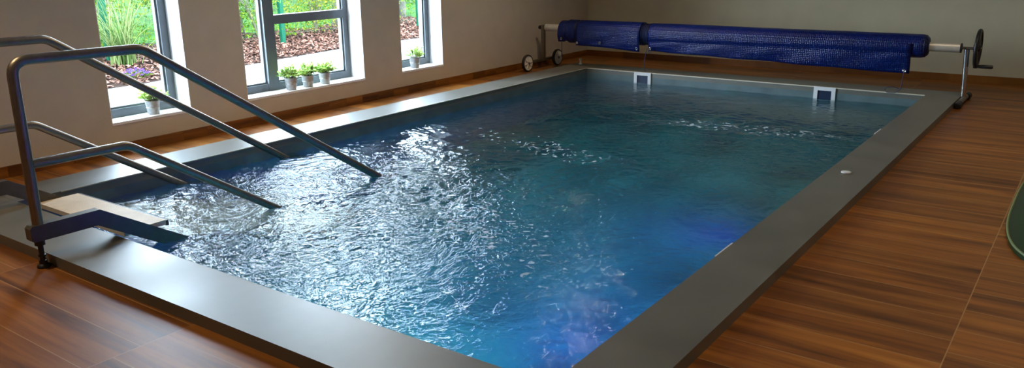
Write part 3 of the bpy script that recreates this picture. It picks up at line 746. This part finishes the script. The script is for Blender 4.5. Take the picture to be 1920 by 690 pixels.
SH = [  # x, y, z, rx, ry, h, n, material, leaf, label
    (-11.0, 4.4, .15, .8, .9, 1.5, 1500, 'shrub_mid', .06, 'mid green shrub outside the first window, behind the left of the tall grass'),
    (-11.6, 5.7, .2, .8, .9, 1.9, 2000, 'shrub_bright', .06, 'bright green shrub directly behind the tall strap-leaved grass'),
    (-11.2, 6.9, .2, .7, .8, 1.5, 1600, 'shrub_yellow', .055, 'yellow-green loose shrub seen between the first two windows, behind the wispy grass'),
    (-11.0, 8.0, .2, .6, .8, 1.3, 1500, 'shrub_bright', .055, 'bright green shrub just behind the fence post of the middle window'),
    (-11.1, 9.2, .2, .7, .8, 1.5, 1700, 'shrub_yellow', .055, 'pale yellow-green shrub behind the mulch, under the middle window transom'),
    (-11.3, 10.4, .2, .7, .8, 1.7, 1500, 'shrub_bright', .055, 'bright green shrub between the middle and far windows'),
    (-11.8, 11.7, .25, .8, .8, 1.2, 1500, 'shrub_bright', .06, 'low lime shrub in the far window, beside the tree trunk'),
    (-12.6, 13.2, .3, 1., 1., 2.2, 1800, 'shrub_mid', .07, 'tall mid green shrub at the far end of the garden'),
    (-13.4, 5.0, .4, 1.3, 1.5, 4.3, 4180, 'shrub_yellow', .08, 'tall pale shrub in the back row behind the first window'),
    (-13.6, 7.4, .4, 1.3, 1.5, 4.1, 4180, 'shrub_mid', .08, 'tall mid green shrub in the back row, left part of the middle window'),
    (-13.4, 9.8, .4, 1.3, 1.5, 4.3, 4180, 'shrub_bright', .08, 'tall bright shrub in the back row, right part of the middle window'),
    (-14.0, 12.0, .45, 1.3, 1.5, 4.3, 3800, 'shrub_mid', .08, 'tall dark shrub in the back row behind the far window trunk'),
    (-14.2, 14.8, .45, 1.3, 1.5, 4.5, 3420, 'shrub_yellow', .09, 'tall yellow-green shrub at the far corner of the back row'),
    (-12.6, 3.0, .3, 1.2, 1.3, 3.4, 2800, 'shrub_mid', .07, 'mid green shrub at the near end of the garden row'),
]
for i, (x, y, z, rx, ry, h, n, m, ls, lb) in enumerate(SH): shrub(x, y, z, rx, ry, h, n, 100+i, M[m], lb, ls)
# trees
def tree(x, y, z, pts, r, label, seed):
    t_ = thing('tree', label, 'tree', (x, y, z), 'trees beyond the garden bed')
    rnd = random.Random(seed); bm = bmesh.new()
    P = [Vector(p) for p in pts]; tube(bm, fillet(P, .12, 4), [r*(1-.5*i/40) for i in range(len(fillet(P, .12, 4)))], 12)
    top = P[-1]; V, F = [], []
    for k in range(9):
        b0 = P[-2].lerp(top, rnd.random()); a = rnd.uniform(0, 2*PI); e = b0+Vector((math.cos(a)*rnd.uniform(.3, .75), math.sin(a)*rnd.uniform(.3, .75), rnd.uniform(.3, 1.2)))
        tube(bm, [b0, (b0+e)/2+Vector((0, 0, .1)), e], [r*.35, r*.2, .01], 7)
        for q in range(150):
            c = b0.lerp(e, rnd.uniform(.3, 1.1))+Vector((rnd.gauss(0, .25), rnd.gauss(0, .25), rnd.gauss(0, .2)))
            leaf(V, F, c, Vector((rnd.gauss(0, 1), rnd.gauss(0, 1), rnd.gauss(-.2, .6))), Vector((0, .2, 1)), .09, .05)
    me = bpy.data.meshes.new('trunk'); bm.to_mesh(me); bm.free(); link('trunk', me, M['bark'], t_, smooth=True)
    from_lists('foliage', V, F, M['shrub_mid'], t_)
tree(-11.0, 8.08, .12, [(0, 0, -.1), (.02, -.08, .5), (0, .06, 1.0), (.05, .16, 1.6), (0, .1, 5.0), (.1, .1, 5.8)], .055, 'thin crooked grey trunk seen in the left light of the middle window', 1)
tree(-11.0, 10.02, .12, [(0, 0, -.1), (0, .03, .8), (.05, -.03, 1.7), (0, .05, 5.2), (0, .1, 6.)], .075, 'grey tree trunk at the right side of the middle window', 2)
tree(-11.0, 11.72, .12, [(0, 0, -.1), (0, -.04, .7), (.03, .04, 1.6), (0, .1, 5.3), (0, .1, 6.1)], .085, 'grey mossy tree trunk standing in the far window', 3)
# fence
fence = thing('garden_fence', 'green wire mesh fence with square green posts in the planting outside', 'fence', (-10.0, 8, .1))
for py in (2.35, 5.36, 8.04, 11.06, 13.55):
    obj('fence_post', BX(-10.03, -9.97, py-.03, py+.03, .05, 2.0), M['green_paint'], fence, bevel=.006)
bm = bmesh.new()
for k in range(57*4):
    y = 2.35+k*.05
    if y > 13.55: break
    box(bm, -10.001, -9.999, y-.001, y+.001, .2, 1.9)
for z in (.25, .65, 1.05, 1.45, 1.85): box(bm, -10.004, -10.001, 2.35, 13.55, z-.0015, z+.0015)
obj('fence_mesh', bm, M['green_paint'], fence)

# ------------------------------------------------------------------ ceiling lamps (out of frame, light the room)
def downlight(x, y, power, col=(1, .76, .47)):
    t_ = thing('ceiling_light', 'round recessed ceiling downlight above the pool hall', 'ceiling light', (x, y, ZC), 'recessed ceiling downlights')
    bm = bmesh.new(); torus(bm, (x, y, ZC-.004), .075, .010, 'z', 28, 8); obj('trim_ring', bm, M['white_plastic'], t_, smooth=True)
    obj('lens', LT([(.062, -.012), (.066, -.004), (.066, 0)], (x, y, ZC-.001)), LENS, t_, smooth=True)
    l = bpy.data.lights.new('downlight', 'SPOT'); l.energy = power; l.color = col; l.shadow_soft_size = .07; l.spot_size = math.radians(150); l.spot_blend = 1
    o = bpy.data.objects.new('downlight', l); C.objects.link(o); o.location = (x, y, ZC-.04)
LENS = emit('warm_lens', (1, .82, .6), 3)
for x, y, p in ((-4.3, 1.0, 110), (-4.3, 4.2, 90), (-4.3, 7.2, 90), (-.2, 1.0, 75), (-.2, 4.2, 52), (-.2, 7.2, 50), (1.6, 2.6, 16)):
    downlight(x, y, p)

# daylight enters by the windows
for a, b in WIN:
    l = bpy.data.lights.new('window_portal', 'AREA'); l.shape = 'RECTANGLE'; l.size = WTOP-SILL; l.size_y = b-a
    l.cycles.is_portal = True
    o = bpy.data.objects.new('window_portal', l); C.objects.link(o); o.location = (XL-.31, (a+b)/2, (SILL+WTOP)/2); o.rotation_euler = (0, -PI/2, 0)

w = bpy.data.worlds.new('World'); bpy.context.scene.world = w; w.use_nodes = True
nt = w.node_tree; bg = nt.nodes['Background']
tc = N(nt, 'ShaderNodeTexCoord'); sz = N(nt, 'ShaderNodeSeparateXYZ'); lk(nt, tc.outputs['Generated'], sz.inputs[0])
rp = N(nt, 'ShaderNodeValToRGB'); rp.color_ramp.elements[0].position = .0; rp.color_ramp.elements[0].color = (.80, .88, 1, 1)
rp.color_ramp.elements[1].position = .7; rp.color_ramp.elements[1].color = (.62, .78, 1, 1)
lk(nt, sz.outputs['Z'], rp.inputs['Fac']); lk(nt, rp.outputs['Color'], bg.inputs['Color']); bg.inputs['Strength'].default_value = 40
s = bpy.data.lights.new('sun', 'SUN'); s.energy = 14; s.angle = math.radians(8); s.color = (1, .96, .88)
o = bpy.data.objects.new('sun', s); C.objects.link(o); o.rotation_euler = Vector((.10, -.55, .83)).to_track_quat('Z', 'Y').to_euler(); o.location = (-10, -5, 10)

# ------------------------------------------------------------------ camera
f = 1535.53; yaw, pit, rol = [math.radians(v) for v in (-35.870857, 15.925413, -.801624)]
F_ = Vector((math.sin(yaw)*math.cos(pit), math.cos(yaw)*math.cos(pit), -math.sin(pit))); R_ = Vector((math.cos(yaw), -math.sin(yaw), 0)); U_ = R_.cross(F_)
c, s_ = math.cos(rol), math.sin(rol); R2 = c*R_+s_*U_; U2 = -s_*R_+c*U_
cam = bpy.data.cameras.new('camera'); co = bpy.data.objects.new('camera', cam); C.objects.link(co)
mw = Matrix((R2, U2, -F_)).transposed().to_4x4(); mw.translation = Vector((0, 0, 1.4)); co.matrix_world = mw
cam.sensor_width = 36; cam.sensor_fit = 'HORIZONTAL'; cam.lens = f/1920*36; cam.clip_start = .05; cam.clip_end = 200
sc = bpy.context.scene; sc.camera = co
sc.view_settings.view_transform = 'Standard'; sc.view_settings.look = 'None'; sc.view_settings.gamma = 1; sc.view_settings.use_curve_mapping = False
sc.view_settings.exposure = 0
cy = sc.cycles
cy.max_bounces = 10; cy.transparent_max_bounces = 12; cy.transmission_bounces = 8; cy.glossy_bounces = 5; cy.diffuse_bounces = 4
cy.sample_clamp_indirect = 6; cy.use_denoising = True
